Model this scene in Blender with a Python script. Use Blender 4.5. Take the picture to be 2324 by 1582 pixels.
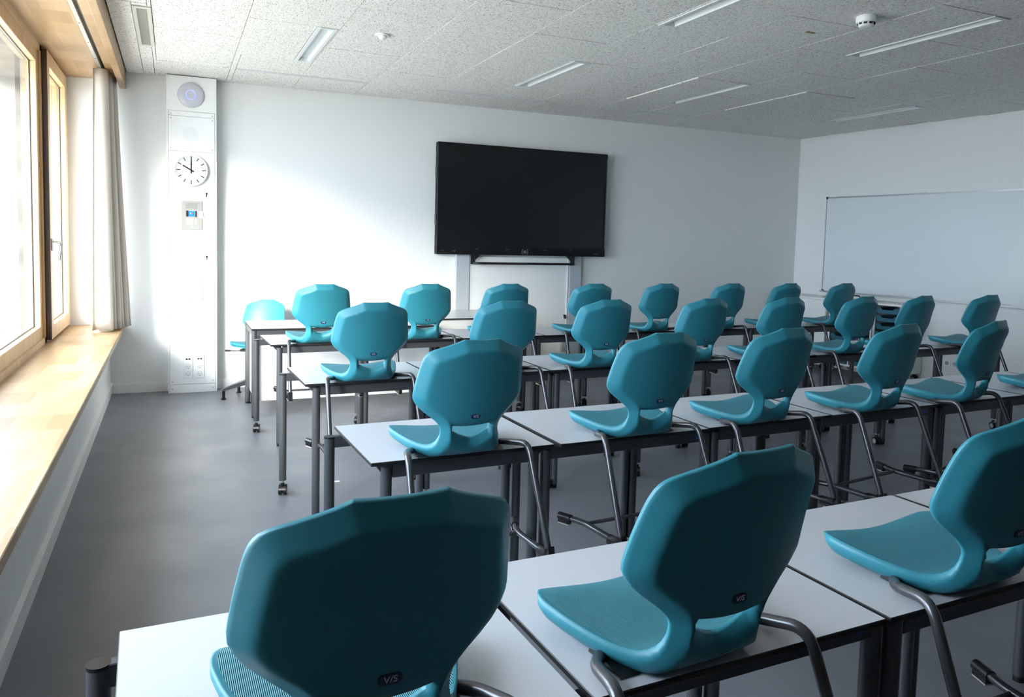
import bpy, bmesh, math, random
from mathutils import Vector, Matrix
random.seed(7)
for o in list(bpy.data.objects): bpy.data.objects.remove(o)
S = bpy.context.scene
COL = S.collection

# ------------------------------------------------------------------ camera
F, CX, CY = 1742.04, 1162.0, 672.011
YAW, PITCH, ROLL, CAMZ = 0.416, -0.072, 0.025, 1.48
cam = bpy.data.cameras.new('camera')
cam.sensor_width = 36.0; cam.lens = 36.0*F/2324.0
cam.shift_y = (CY-791.0)/2324.0
cam.clip_start = 0.05
camo = bpy.data.objects.new('camera', cam); COL.objects.link(camo)
fw = Vector((math.sin(YAW)*math.cos(PITCH), math.cos(YAW)*math.cos(PITCH), math.sin(PITCH)))
rt = Vector((math.cos(YAW), -math.sin(YAW), 0)); up = rt.cross(fw)
r2 = rt*math.cos(ROLL)+up*math.sin(ROLL); u2 = -rt*math.sin(ROLL)+up*math.cos(ROLL)
camo.matrix_world = Matrix(((r2.x, u2.x, -fw.x, 0), (r2.y, u2.y, -fw.y, 0), (r2.z, u2.z, -fw.z, CAMZ), (0, 0, 0, 1)))
S.camera = camo

# ------------------------------------------------------------------ light
W = bpy.data.worlds.new('sky'); S.world = W; W.use_nodes = True
bg = W.node_tree.nodes['Background']; bg.inputs[0].default_value = (0.72, 0.84, 1.0, 1); bg.inputs[1].default_value = 9.0
sun = bpy.data.lights.new('sun', 'SUN'); sun.energy = 6.5; sun.angle = math.radians(16); sun.color = (1.0, 0.93, 0.82)
suno = bpy.data.objects.new('sun', sun); COL.objects.link(suno)
SUN_DIR = Vector((0.56, 0.83, -0.28))
suno.rotation_euler = SUN_DIR.to_track_quat('-Z', 'Y').to_euler(); suno.location = (-6, -4, 6)
S.view_settings.view_transform = 'Standard'; S.view_settings.look = 'None'
S.view_settings.gamma = 1.0; S.view_settings.use_curve_mapping = False
S.view_settings.exposure = 0.80

# ------------------------------------------------------------------ constants of the room
D, H = 7.777, 2.894           # front wall, ceiling tile plane
XR, KR = 7.50, 0.08           # right wall x at the front wall and its flare
YB = -2.6                     # back wall
XL = -0.533                   # face of the wall below the sill
XW = -0.875                   # inner plane of the window frame
T = 0.725                     # table height

# ------------------------------------------------------------------ materials
MATS = {}
def mat(name, col, rough=0.5, metal=0.0, spec=0.5):
    m = bpy.data.materials.new(name); m.use_nodes = True
    b = m.node_tree.nodes['Principled BSDF']
    b.inputs['Base Color'].default_value = (*col, 1); b.inputs['Roughness'].default_value = rough
    b.inputs['Metallic'].default_value = metal
    b.inputs['Specular IOR Level'].default_value = spec
    MATS[name] = m; return m
def nodes(m): return m.node_tree.nodes, m.node_tree.links, m.node_tree.nodes['Principled BSDF']
def add_bump(m, scale, strength, dist=0.002, detail=3, vec=None, stretch=None):
    n, l, b = nodes(m)
    tc = n.new('ShaderNodeTexCoord'); mp = n.new('ShaderNodeMapping'); tx = n.new('ShaderNodeTexNoise'); bp = n.new('ShaderNodeBump')
    l.new(tc.outputs['Object'], mp.inputs[0]); l.new(mp.outputs[0], tx.inputs['Vector'])
    if stretch: mp.inputs['Scale'].default_value = stretch
    tx.inputs['Scale'].default_value = scale; tx.inputs['Detail'].default_value = detail
    bp.inputs['Strength'].default_value = strength; bp.inputs['Distance'].default_value = dist
    l.new(tx.outputs['Fac'], bp.inputs['Height']); l.new(bp.outputs[0], b.inputs['Normal'])
    return tx
def noise_colour(m, c1, c2, scale, lo=0.35, hi=0.65, detail=4, stretch=(1, 1, 1), coord='Object'):
    n, l, b = nodes(m)
    tc = n.new('ShaderNodeTexCoord'); mp = n.new('ShaderNodeMapping'); tx = n.new('ShaderNodeTexNoise'); cr = n.new('ShaderNodeValToRGB')
    l.new(tc.outputs[coord], mp.inputs[0]); mp.inputs['Scale'].default_value = stretch; l.new(mp.outputs[0], tx.inputs['Vector'])
    tx.inputs['Scale'].default_value = scale; tx.inputs['Detail'].default_value = detail
    cr.color_ramp.elements[0].position = lo; cr.color_ramp.elements[1].position = hi
    cr.color_ramp.elements[0].color = (*c1, 1); cr.color_ramp.elements[1].color = (*c2, 1)
    l.new(tx.outputs['Fac'], cr.inputs[0]); l.new(cr.outputs[0], b.inputs['Base Color'])
    return tx, cr

mat('wall', (0.80, 0.80, 0.79), 0.85, spec=0.2); add_bump(MATS['wall'], 160, 0.12, 0.001)
mat('wall_dark', (0.10, 0.095, 0.09), 0.8, spec=0.2)
mat('floor', (0.10, 0.105, 0.115), 0.42, spec=0.45)
noise_colour(MATS['floor'], (0.162, 0.166, 0.188), (0.190, 0.194, 0.216), 3.0, 0.3, 0.7, 8)
def floor_marks():
    m = MATS['floor']; n, l, b = nodes(m)
    tc = n.new('ShaderNodeTexCoord'); tx = n.new('ShaderNodeTexNoise'); tx.inputs['Scale'].default_value = 2.2; tx.inputs['Detail'].default_value = 6
    mr = n.new('ShaderNodeMapRange'); mr.inputs[1].default_value = 0.3; mr.inputs[2].default_value = 0.7; mr.inputs[3].default_value = 0.34; mr.inputs[4].default_value = 0.50
    l.new(tc.outputs['Object'], tx.inputs['Vector']); l.new(tx.outputs['Fac'], mr.inputs[0]); l.new(mr.outputs[0], b.inputs['Roughness'])
floor_marks()
mat('tile', (0.6, 0.58, 0.55), 0.95, spec=0.05)
def tile_nodes():
    m = MATS['tile']; n, l, b = nodes(m)
    g = n.new('ShaderNodeNewGeometry'); mp = n.new('ShaderNodeMapping'); mp.inputs['Scale'].default_value = (1.0, 0.45, 1)
    l.new(g.outputs['Position'], mp.inputs[0])
    tx = n.new('ShaderNodeTexNoise'); tx.inputs['Scale'].default_value = 130; tx.inputs['Detail'].default_value = 5; tx.inputs['Roughness'].default_value = 0.65
    tx.inputs['Distortion'].default_value = 1.2
    l.new(mp.outputs[0], tx.inputs['Vector'])
    cr = n.new('ShaderNodeValToRGB'); e = cr.color_ramp.elements
    e[0].position = 0.36; e[0].color = (0.27, 0.255, 0.24, 1); e[1].position = 0.48; e[1].color = (0.86, 0.835, 0.80, 1)
    e2 = cr.color_ramp.elements.new(0.65); e2.color = (0.92, 0.90, 0.87, 1)
    l.new(tx.outputs['Fac'], cr.inputs[0]); l.new(cr.outputs[0], b.inputs['Base Color'])
    bp = n.new('ShaderNodeBump'); bp.inputs['Strength'].default_value = 0.5; bp.inputs['Distance'].default_value = 0.003
    l.new(tx.outputs['Fac'], bp.inputs['Height']); l.new(bp.outputs[0], b.inputs['Normal'])
tile_nodes()
mat('wood', (0.6, 0.4, 0.22), 0.38, spec=0.4)
def wood_nodes(m, c1, c2, c3, sx, sy, axis=True):
    n, l, b = nodes(m)
    g = n.new('ShaderNodeNewGeometry'); mp = n.new('ShaderNodeMapping')
    mp.inputs['Rotation'].default_value = (0, 0, math.radians(90))
    l.new(g.outputs['Position'], mp.inputs[0])
    br = n.new('ShaderNodeTexBrick'); br.inputs['Scale'].default_value = 1.0
    br.inputs['Color1'].default_value = (0, 0, 0, 1); br.inputs['Color2'].default_value = (1, 1, 1, 1); br.inputs['Mortar'].default_value = (0.4, 0.4, 0.4, 1)
    br.inputs['Mortar Size'].default_value = 0.0; br.inputs['Brick Width'].default_value = sx; br.inputs['Row Height'].default_value = sy
    br.offset = 0.37; br.offset_frequency = 1; br.inputs['Bias'].default_value = 0.0
    l.new(mp.outputs[0], br.inputs['Vector'])
    cr = n.new('ShaderNodeValToRGB'); e = cr.color_ramp.elements
    e[0].color = (*c1, 1); e[1].color = (*c3, 1); e2 = e.new(0.5); e2.color = (*c2, 1)
    l.new(br.outputs['Color'], cr.inputs[0])
    m2 = n.new('ShaderNodeMapping'); m2.inputs['Scale'].default_value = (60, 2.5, 60); l.new(g.outputs['Position'], m2.inputs[0])
    tx = n.new('ShaderNodeTexNoise'); tx.inputs['Scale'].default_value = 1.0; tx.inputs['Detail'].default_value = 6; l.new(m2.outputs[0], tx.inputs['Vector'])
    mx = n.new('ShaderNodeMix'); mx.data_type = 'RGBA'; mx.blend_type = 'MULTIPLY'; mx.inputs[0].default_value = 0.35
    cr2 = n.new('ShaderNodeValToRGB'); cr2.color_ramp.elements[0].color = (0.72, 0.62, 0.5, 1); cr2.color_ramp.elements[0].position = 0.3; cr2.color_ramp.elements[1].position = 0.7
    l.new(tx.outputs['Fac'], cr2.inputs[0]); l.new(cr.outputs[0], mx.inputs[6]); l.new(cr2.outputs[0], mx.inputs[7]); l.new(mx.outputs[2], b.inputs['Base Color'])
wood_nodes(MATS['wood'], (0.35, 0.215, 0.10), (0.42, 0.27, 0.14), (0.49, 0.335, 0.19), 0.30, 0.072)
mat('wood_frame', (0.66, 0.45, 0.24), 0.42)
noise_colour(MATS['wood_frame'], (0.56, 0.37, 0.19), (0.72, 0.51, 0.29), 1.0, 0.3, 0.7, 5, (30, 30, 2.0))
mat('shaded_wood', (0.055, 0.028, 0.015), 0.5)  # window wood with the shade put into its colour
mat('white', (0.82, 0.82, 0.81), 0.4); mat('white_panel', (0.84, 0.84, 0.83), 0.45); mat('white_trim', (0.80, 0.80, 0.80), 0.5)
mat('laminate', (0.58, 0.58, 0.615), 0.30, spec=0.4); mat('black_edge', (0.012, 0.012, 0.013), 0.5)
mat('steel', (0.085, 0.088, 0.098), 0.36, 0.35, 0.5)
mat('steel_light', (0.105, 0.105, 0.115), 0.27, 0.65, 0.5)
mat('black_plastic', (0.010, 0.010, 0.012), 0.32); mat('grey_plastic', (0.42, 0.43, 0.45), 0.4); mat('felt', (0.62, 0.56, 0.45), 0.9)
TEAL = (0.029, 0.216, 0.280)
mat('teal', TEAL, 0.42, spec=0.45); add_bump(MATS['teal'], 900, 0.06, 0.0004)
mat('teal_ribbed', TEAL, 0.45, spec=0.4)
def ribs():
    m = MATS['teal_ribbed']; n, l, b = nodes(m)
    tc = n.new('ShaderNodeTexCoord'); wv = n.new('ShaderNodeTexWave'); wv.wave_type = 'BANDS'; wv.bands_direction = 'X'
    wv.inputs['Scale'].default_value = 105; wv.inputs['Distortion'].default_value = 0.0
    l.new(tc.outputs['Object'], wv.inputs['Vector'])
    bp = n.new('ShaderNodeBump'); bp.inputs['Strength'].default_value = 0.8; bp.inputs['Distance'].default_value = 0.0016
    l.new(wv.outputs['Fac'], bp.inputs['Height']); l.new(bp.outputs[0], b.inputs['Normal'])
ribs()
mat('badge', (0.012, 0.03, 0.10), 0.35); mat('badge_text', (0.62, 0.66, 0.72), 0.4)
mat('blue_dot', (0.01, 0.11, 0.50), 0.4)
mat('screen', (0.012, 0.013, 0.014), 0.22, spec=0.35); mat('bezel', (0.006, 0.006, 0.007), 0.5, spec=0.25)
mat('print_grey', (0.16, 0.17, 0.18), 0.5); mat('print_dim', (0.07, 0.075, 0.08), 0.5)
mat('alu', (0.56, 0.57, 0.58), 0.35, 0.9); mat('alu_paint', (0.50, 0.53, 0.56), 0.45, 0.3)
mat('post_grey', (0.50, 0.53, 0.56), 0.45, 0.15)
mat('steel_plate', (0.25, 0.255, 0.25), 0.5, 0.3); mat('curtain', (0.62, 0.57, 0.51), 0.9, spec=0.1)
add_bump(MATS['curtain'], 500, 0.2, 0.001)
n_, l_, b_ = nodes(MATS['curtain']); b_.inputs['Transmission Weight'].default_value = 0.0
mat('whiteboard', (0.72, 0.76, 0.78), 0.16, spec=0.5)
mat('concrete', (0.50, 0.47, 0.43), 0.9); noise_colour(MATS['concrete'], (0.17, 0.155, 0.14), (0.24, 0.22, 0.20), 4.0)
mat('ground', (0.54, 0.49, 0.42), 0.95)
mat('clock_black', (0.006, 0.006, 0.006), 0.5); mat('clock_face', (0.86, 0.86, 0.85), 0.3)
mat('ap_white', (0.55, 0.55, 0.60), 0.35); mat('dark_hole', (0.02, 0.02, 0.02), 0.7); mat('hole_grey', (0.30, 0.30, 0.30), 0.7)
mat('vent', (0.62, 0.60, 0.55), 0.6); mat('vent_dark', (0.20, 0.19, 0.17), 0.8)
mat('lamp_white', (0.72, 0.74, 0.74), 0.45); mat('diffuser', (0.60, 0.66, 0.68), 0.35)
mat('red', (0.5, 0.02, 0.03), 0.4); mat('screen_blue', (0.005, 0.16, 0.55), 0.3)
mat('tray_teal', (0.012, 0.115, 0.17), 0.45); mat('ochre', (0.35, 0.25, 0.10), 0.9)
def emis(name, col, st):
    m = mat(name, col, 0.4); b = m.node_tree.nodes['Principled BSDF']; b.inputs['Emission Color'].default_value = (*col, 1); b.inputs['Emission Strength'].default_value = st
emis('ring_blue', (0.18, 0.22, 1.0), 1.3)
def glass():
    m = bpy.data.materials.new('glass'); m.use_nodes = True; n = m.node_tree.nodes; l = m.node_tree.links
    n.clear(); o = n.new('ShaderNodeOutputMaterial'); mx = n.new('ShaderNodeMixShader'); t = n.new('ShaderNodeBsdfTransparent'); g = n.new('ShaderNodeBsdfGlossy')
    fr = n.new('ShaderNodeFresnel'); fr.inputs[0].default_value = 1.35; t.inputs[0].default_value = (0.94, 0.96, 0.95, 1); g.inputs['Roughness'].default_value = 0.0
    ge = n.new('ShaderNodeNewGeometry'); mu = n.new('ShaderNodeMath'); mu.operation = 'MULTIPLY_ADD'; mu.inputs[1].default_value = -1.0; mu.inputs[2].default_value = 1.0
    m3 = n.new('ShaderNodeMath'); m3.operation = 'MULTIPLY'; l.new(ge.outputs['Backfacing'], mu.inputs[0]); l.new(mu.outputs[0], m3.inputs[0]); l.new(fr.outputs[0], m3.inputs[1])   # reflect once, on the outer face of each pane
    l.new(m3.outputs[0], mx.inputs[0]); l.new(t.outputs[0], mx.inputs[1]); l.new(g.outputs[0], mx.inputs[2]); l.new(mx.outputs[0], o.inputs[0]); MATS['glass'] = m
glass()

# ------------------------------------------------------------------ mesh builder
class MB:
    def __init__(s): s.v = []; s.f = []; s.m = []; s.sm = []
    def add(s, verts, faces, mi=0, smooth=False):
        o = len(s.v); s.v += [tuple(v) for v in verts]
        for f in faces: s.f.append([i+o for i in f]); s.m.append(mi); s.sm.append(smooth)
        return s
    def box(s, x0, x1, y0, y1, z0, z1, mi=0, bevel=0.0):
        if bevel > 0:
            b = min(bevel, (x1-x0)*.45, (y1-y0)*.45, (z1-z0)*.45)
            bm = bmesh.new(); bmesh.ops.create_cube(bm, size=1.0)
            for v in bm.verts: v.co = Vector(((x0+x1)/2+v.co.x*(x1-x0), (y0+y1)/2+v.co.y*(y1-y0), (z0+z1)/2+v.co.z*(z1-z0)))
            bmesh.ops.bevel(bm, geom=bm.edges[:], offset=b, segments=1, affect='EDGES', profile=0.5)
            bm.verts.index_update()
            s.add([v.co[:] for v in bm.verts], [[v.index for v in f.verts] for f in bm.faces], mi); bm.free(); return s
        v = [(x0,y0,z0),(x1,y0,z0),(x1,y1,z0),(x0,y1,z0),(x0,y0,z1),(x1,y0,z1),(x1,y1,z1),(x0,y1,z1)]
        return s.add(v, [(0,3,2,1),(4,5,6,7),(0,1,5,4),(1,2,6,5),(2,3,7,6),(3,0,4,7)], mi)
    def cyl(s, c, axis, r, h, seg=20, mi=0, r2=None, smooth=True):
        """frustum starting at c, running h along axis"""
        a = Vector(axis).normalized(); t = Vector((1,0,0)) if abs(a.x) < .9 else Vector((0,1,0)); p = a.cross(t).normalized(); q = a.cross(p)
        c = Vector(c); r2 = r if r2 is None else r2
        A = [c+p*math.cos(i*2*math.pi/seg)*r+q*math.sin(i*2*math.pi/seg)*r for i in range(seg)]
        B = [c+a*h+p*math.cos(i*2*math.pi/seg)*r2+q*math.sin(i*2*math.pi/seg)*r2 for i in range(seg)]
        s.add(A+B, [(i,(i+1)%seg,seg+(i+1)%seg,seg+i) for i in range(seg)], mi, smooth)
        s.add(A, [tuple(range(seg))[::-1]], mi); s.add(B, [tuple(range(seg))], mi); return s
    def lathe(s, c, axis, prof, seg=28, mi=0):
        """prof: list of (radius, offset along axis)"""
        a = Vector(axis).normalized(); t = Vector((1,0,0)) if abs(a.x) < .9 else Vector((0,1,0)); p = a.cross(t).normalized(); q = a.cross(p); c = Vector(c)
        V = []
        for r, h in prof: V += [c+a*h+p*math.cos(i*2*math.pi/seg)*r+q*math.sin(i*2*math.pi/seg)*r for i in range(seg)]
        Fs = []
        for j in range(len(prof)-1):
            for i in range(seg): Fs.append((j*seg+i, j*seg+(i+1)%seg, (j+1)*seg+(i+1)%seg, (j+1)*seg+i))
        s.add(V, Fs, mi, True); k = (len(prof)-1)*seg
        s.add(V[:seg], [tuple(range(seg))[::-1]], mi); s.add(V[k:], [tuple(range(seg))], mi); return s
    def tube(s, path, r, seg=12, mi=0, squash=None):
        P = [Vector(p) for p in path]; n = len(P); V = []
        d0 = (P[1]-P[0]).normalized(); t = Vector((0,0,1)) if abs(d0.z) < .9 else Vector((1,0,0)); nrm = d0.cross(t).normalized()
        for i in range(n):
            d = (P[min(i+1,n-1)]-P[max(i-1,0)]).normalized()
            nrm = (nrm-d*nrm.dot(d)).normalized(); b = d.cross(nrm)
            V += [P[i]+nrm*math.cos(k*2*math.pi/seg)*r+b*math.sin(k*2*math.pi/seg)*r for k in range(seg)]
        Fs = [(i*seg+k, i*seg+(k+1)%seg, (i+1)*seg+(k+1)%seg, (i+1)*seg+k) for i in range(n-1) for k in range(seg)]
        s.add(V, Fs, mi, True); s.add(V[:seg], [tuple(range(seg))[::-1]], mi); s.add(V[-seg:], [tuple(range(seg))], mi); return s
    def prism(s, poly, axis, a0, a1, mi=0):
        """poly: 2-D points; axis 'x','y','z' extrusion from a0 to a1"""
        def P(u, v, a): return {'x': (a,u,v), 'y': (u,a,v), 'z': (u,v,a)}[axis]
        n = len(poly); A = [P(u,v,a0) for u,v in poly]; B = [P(u,v,a1) for u,v in poly]
        return s.add(A+B, [tuple(range(n))[::-1], tuple(range(n,2*n))]+[(i,(i+1)%n,n+(i+1)%n,n+i) for i in range(n)], mi)
    def mesh(s, name, mats):
        me = bpy.data.meshes.new(name); me.from_pydata(s.v, [], s.f)
        for m in (mats if isinstance(mats, (list, tuple)) else [mats]): me.materials.append(MATS[m])
        for p, mi, sm in zip(me.polygons, s.m, s.sm): p.material_index = mi; p.use_smooth = sm
        bm = bmesh.new(); bm.from_mesh(me); bmesh.ops.recalc_face_normals(bm, faces=bm.faces[:]); bm.to_mesh(me); bm.free()
        return me
    def build(s, name, mats, parent=None, loc=None, rz=None):
        return put(s.mesh(name, mats), name, parent, loc, rz)
def put(me, name, parent=None, loc=None, rz=None):
    o = bpy.data.objects.new(name, me); COL.objects.link(o)
    if parent is not None: o.parent = parent
    if loc is not None: o.location = loc
    if rz is not None: o.rotation_euler.z = rz
    return o
def thing(name, label, cat, loc=(0,0,0), rz=0.0, group=None):
    o = bpy.data.objects.new(name, None); COL.objects.link(o); o.location = loc; o.rotation_euler.z = rz; o.empty_display_size = 0.1
    return tag(o, label, cat, group)
def tag(o, label, cat, group=None):
    o['label'] = label; o['category'] = cat
    if group: o['group'] = group
    return o
def struct(o): o['kind'] = 'structure'; return o
def copy_tree(o, parent=None):
    c = o.copy(); COL.objects.link(c); c.parent = parent
    for ch in list(o.children): copy_tree(ch, c)
    return c
def fillet(pts, rad, n=6):
    P = [Vector(p) for p in pts]; out = [P[0]]
    for i in range(1, len(P)-1):
        a = (P[i-1]-P[i]); b = (P[i+1]-P[i]); r = min(rad, a.length*.48, b.length*.48)
        p0 = P[i]+a.normalized()*r; p1 = P[i]+b.normalized()*r
        for k in range(n+1):
            t = k/n; out.append(p0*(1-t)**2+P[i]*2*t*(1-t)+p1*t*t)
    out.append(P[-1]); return out
def text_mesh(txt, size, name, extrude=0.0005):
    cu = bpy.data.curves.new(name, 'FONT'); cu.body = txt; cu.size = size; cu.align_x = 'CENTER'; cu.align_y = 'CENTER'; cu.extrude = extrude
    o = bpy.data.objects.new(name, cu); COL.objects.link(o)
    dg = bpy.context.evaluated_depsgraph_get(); me = bpy.data.meshes.new_from_object(o.evaluated_get(dg))
    bpy.data.objects.remove(o); bpy.data.curves.remove(cu); return me
def xr(y): return XR+KR*(D-y)

# ------------------------------------------------------------------ room shell
fl = struct(MB().add([(XL-.1,YB-.2,0),(xr(YB)+.2,YB-.2,0),(xr(D)+.2,D+.15,0),(XL-.1,D+.15,0),(XL-.1,YB-.2,-.2),(xr(YB)+.2,YB-.2,-.2),(xr(D)+.2,D+.15,-.2),(XL-.1,D+.15,-.2)],
    [(0,1,2,3),(4,7,6,5),(0,4,5,1),(1,5,6,2),(2,6,7,3),(3,7,4,0)]).build('floor', 'floor'))
struct(MB().box(-1.40, XR+.4, D, D+.25, -.2, 3.3).build('wall_front', 'wall'))
struct(MB().prism([(xr(D+.1),D+.1),(xr(YB-.1),YB-.1),(xr(YB-.1)+.2,YB-.1),(xr(D+.1)+.2,D+.1)], 'z', -.2, 3.3).build('wall_right', 'wall'))
struct(MB().box(-1.40, xr(YB)+.2, YB-.25, YB, -.2, 3.3).build('wall_back', 'wall_dark'))
WY0, WY1 = 1.05, 7.74        # window opening along the left wall
wl = MB(); wl.box(-1.40, XL, YB-.1, WY0, -.2, 3.3); wl.box(-0.98, XL, WY0, D+.1, -.2, 0.59); wl.box(-1.40, -0.90, WY0, D+.1, 2.86, 3.3)
struct(wl.build('wall_left', 'wall'))
# outside face of the building: concrete reveal around the windows
cf = MB(); cf.box(-1.40, -0.985, WY0, D+.1, -.2, 0.56); cf.box(-1.40, -0.96, WY0, D+.1, 2.74, 2.858); cf.box(-1.40, -0.96, 7.70, D+.1, .56, 2.74); cf.box(-1.40, -0.98, WY0, WY0+.06, .56, 2.74)
struct(cf.build('trim_1', 'concrete'))
struct(MB().box(-60, -3.0, -60, 60, -3.6, -3.5).build('ground', 'ground'))
# ceiling deck and its tiles
ceil = struct(MB().prism([(-1.40,YB-.1),(xr(YB)+.2,YB-.1),(xr(D)+.2,D+.1),(-1.40,D+.1)], 'z', 2.935, 3.30).build('ceiling', 'dark_hole'))
TX0, TW, TL = -0.144, 0.60, 1.13
LIGHTS = []                  # x0, x1, y0, y1
for ci, off in ((1, .445), (5, .015), (7, .450), (11, .200)):
    for k in (0, 1):
        xa = TX0+ci*TW+off; ya = 5.41-2*k*TL; LIGHTS.append((xa, xa+.14, ya, ya+TL))
VENT = (-0.235, -0.120, 5.475, 6.605)
SLOTS = [(0.50, 1.645, 7.095, 7.145), (2.285, 3.40, 7.085, 7.135), (4.085, 5.10, 7.07, 7.12)]
def sub(rects, c):
    out = []
    for (a, b, p, q) in rects:
        x0, x1, y0, y1 = c
        if x1 <= a+.002 or x0 >= b-.002 or y1 <= p+.002 or y0 >= q-.002: out.append((a,b,p,q)); continue
        if x0 > a+.01: out.append((a, x0, p, q))
        if x1 < b-.01: out.append((x1, b, p, q))
        X0, X1 = max(a,x0), min(b,x1)
        if y0 > p+.01: out.append((X0, X1, p, y0))
        if y1 < q-.01: out.append((X0, X1, y1, q))
    return out
for ci in range(-1, 14):
    xa, xb = TX0+ci*TW, TX0+(ci+1)*TW
    ph = 5.41 if ci % 2 else 4.85
    ys = [ph+k*TL for k in range(-8, 4)]
    for ya in ys:
        yb = ya+TL; a, b, p, q = max(xa, -0.375), xb, max(ya, YB), min(yb, D)
        if q-p < .02 or b-a < .02: continue
        wl_ = max(xr(p), xr(q)); wmin = min(xr(p), xr(q))
        if a >= wmin-.02: continue
        b = min(b, wmin) if b > wmin else b
        rects = [(a, b, p, q)]
        for c in LIGHTS+[VENT]+SLOTS: rects = sub(rects, c)
        drop = 0.0
        if (ci == 7 or ci == 9) and abs(ya-5.41) < .05: drop = 0.007
        for (a_, b_, p_, q_) in rects:
            jit = random.uniform(-.0012, .0012)
            MB().box(a_+.0018, b_-.0018, p_+.0042, q_-.0042, H-drop+jit, H+.025, bevel=.0015).build('ceiling_tile', 'tile', ceil)
MB().box(3.802, 3.872, 3.932, 3.956, H-.003, H+.001).build('bare_patch', 'ochre', ceil)
# skirting boards
struct(MB().box(XL, XR, D-.014, D, 0, .085).build('baseboard_front', 'white_trim'))
bl = MB(); bl.box(XL, XL+.012, YB, D-.014, 0, .085); struct(bl.build('baseboard_left', 'white_trim'))
struct(MB().box(XL, XL+.022, YB, D-.03, .088, .108).build('trim_2', 'white_trim'))
struct(MB().prism([(xr(D-.014)-.014,D-.014),(xr(YB)-.014,YB),(xr(YB),YB),(xr(D-.014),D-.014)], 'z', 0, .085).build('baseboard_right', 'white_trim'))

# ------------------------------------------------------------------ window wall
sill = MB().box(-0.93, -0.411, WY0, D, .59, .633, bevel=.003).build('window_sill', 'wood')
tag(sill, 'broad pale wooden window sill of glued blocks below the windows', 'window sill')
pel = thing('window_pelmet', 'wooden soffit and pelmet board with curtain slot above the windows', 'pelmet', (0,0,0))
MB().box(-0.90, -0.560, WY0, D, 2.808, 2.855).box(-0.505, -0.43, WY0, D, 2.808, 2.855).build('soffit_panel', 'wood', pel)
MB().box(-0.43, -0.380, WY0-.5, D-.002, 2.743, 2.934, bevel=.003).build('pelmet_board', 'wood', pel)
MB().box(-0.560, -0.505, WY0, D, 2.840, 2.855).build('slot_back', 'black_plastic', pel)
rl = MB().box(-0.558, -0.532, WY0, D-.05, 2.806, 2.838).build('curtain_rail', 'alu', pel)
for k in range(9): MB().cyl((-0.545, 3.0+k*.55, 2.8062), (0,0,-1), .005, .002, 10).build('screw', 'black_plastic', rl)
def window(n, y0, y1, sash, handle=None):
    w = struct(bpy.data.objects.new('window_%d' % n, None)); COL.objects.link(w); w.location = (0,0,0)
    z0, z1 = .633, 2.808; xo = -0.965; xi = XW-.014 if not sash else XW+.038
    fr = .105 if sash else .115
    m = MB()
    m.box(XW-.09, XW, y0, y1, z0, z0+.045); m.box(XW-.09, XW, y0, y1, z1-.045, z1); m.box(XW-.09, XW, y0, y0+.045, z0, z1); m.box(XW-.09, XW, y1-.045, y1, z0, z1)
    m.build('window_frame', 'wood_frame', w)
    s0, s1, t0, t1 = y0+.012, y1-.012, z0+.02, z1-.02
    m = MB()
    m.box(xo+.02, xi, s0, s0+fr, t0, t1, bevel=.003); m.box(xo+.02, xi, s1-fr, s1, t0, t1, bevel=.003); m.box(xo+.02, xi, s0+fr, s1-fr, t0, t0+fr, bevel=.003); m.box(xo+.02, xi, s0+fr, s1-fr, t1-fr, t1, bevel=.003)
    m.build('sash', 'wood_frame', w)
    g = .006; a, b, c, d = s0+fr, s1-fr, t0+fr, t1-fr
    MB().box(xi-.046, xi-.040, a, a+g, c, d).box(xi-.046, xi-.040, b-g, b, c, d).box(xi-.046, xi-.040, a, b, c, c+g).box(xi-.046, xi-.040, a, b, d-g, d).build('glazing_gasket', 'black_plastic', w)
    MB().box(xi-.058, xi-.050, a, b, c, d).build('glass_pane', 'glass', w)
    if sash: MB().box(XW+.001, XW+.036, s0-.004, s0-.0005, t0, t1).build('sash_side_shade', 'shaded_wood', w)  # thin strip that paints shade onto the side face of the protruding sash
    if handle is not None:
        hy, hz, sgn = handle; hp = MB().box(xi, xi+.012, hy-.016, hy+.016, hz-.05, hz+.04, bevel=.003).build('handle_plate', 'alu', w)
        MB().tube(fillet([(xi+.01,hy,hz+.015),(xi+.055,hy,hz+.015),(xi+.060,hy,hz-.03),(xi+.050,hy,hz-.12)], .03), .009, 12).build('lever', 'alu', hp)
    return w
window(1, 6.60, 7.735, True, (6.665, 1.37, 1))
window(2, 3.90, 6.60, False)
window(3, 2.75, 3.90, True, (2.82, 1.37, 1))
window(4, 1.06, 2.75, False)
# curtain: a bunched, pleated sheet at the end of the rail
def curtain():
    m = MB(); rows = 26; np_ = 6; per = 14; V = []
    cols = np_*per+1
    for j in range(rows+1):
        h = j/rows; z = 2.800-(2.800-.645)*h
        for i in range(cols):
            t = i/(cols-1); a = t*np_*2*math.pi
            amp = .046+.020*h+.010*math.sin(3.1*t*np_+1.3*h)
            x = -.545+(.062+.085*h)*t-amp*math.cos(a)*(1 if i else 1)
            y = 7.20-.03*h+.47*t+.018*math.sin(a*2+.8)+.02*h*math.sin(a+.6)
            V.append((x, y, z+.010*math.sin(a)*h))
    Fs = [(j*cols+i, j*cols+i+1, (j+1)*cols+i+1, (j+1)*cols+i) for j in range(rows) for i in range(cols-1)]
    m.add(V, Fs, 0, True); o = m.build('curtain', 'curtain')
    so = o.modifiers.new('thickness', 'SOLIDIFY'); so.thickness = .003
    tag(o, 'beige pleated curtain drawn together at the end of the window wall', 'curtain')
curtain()

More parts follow.
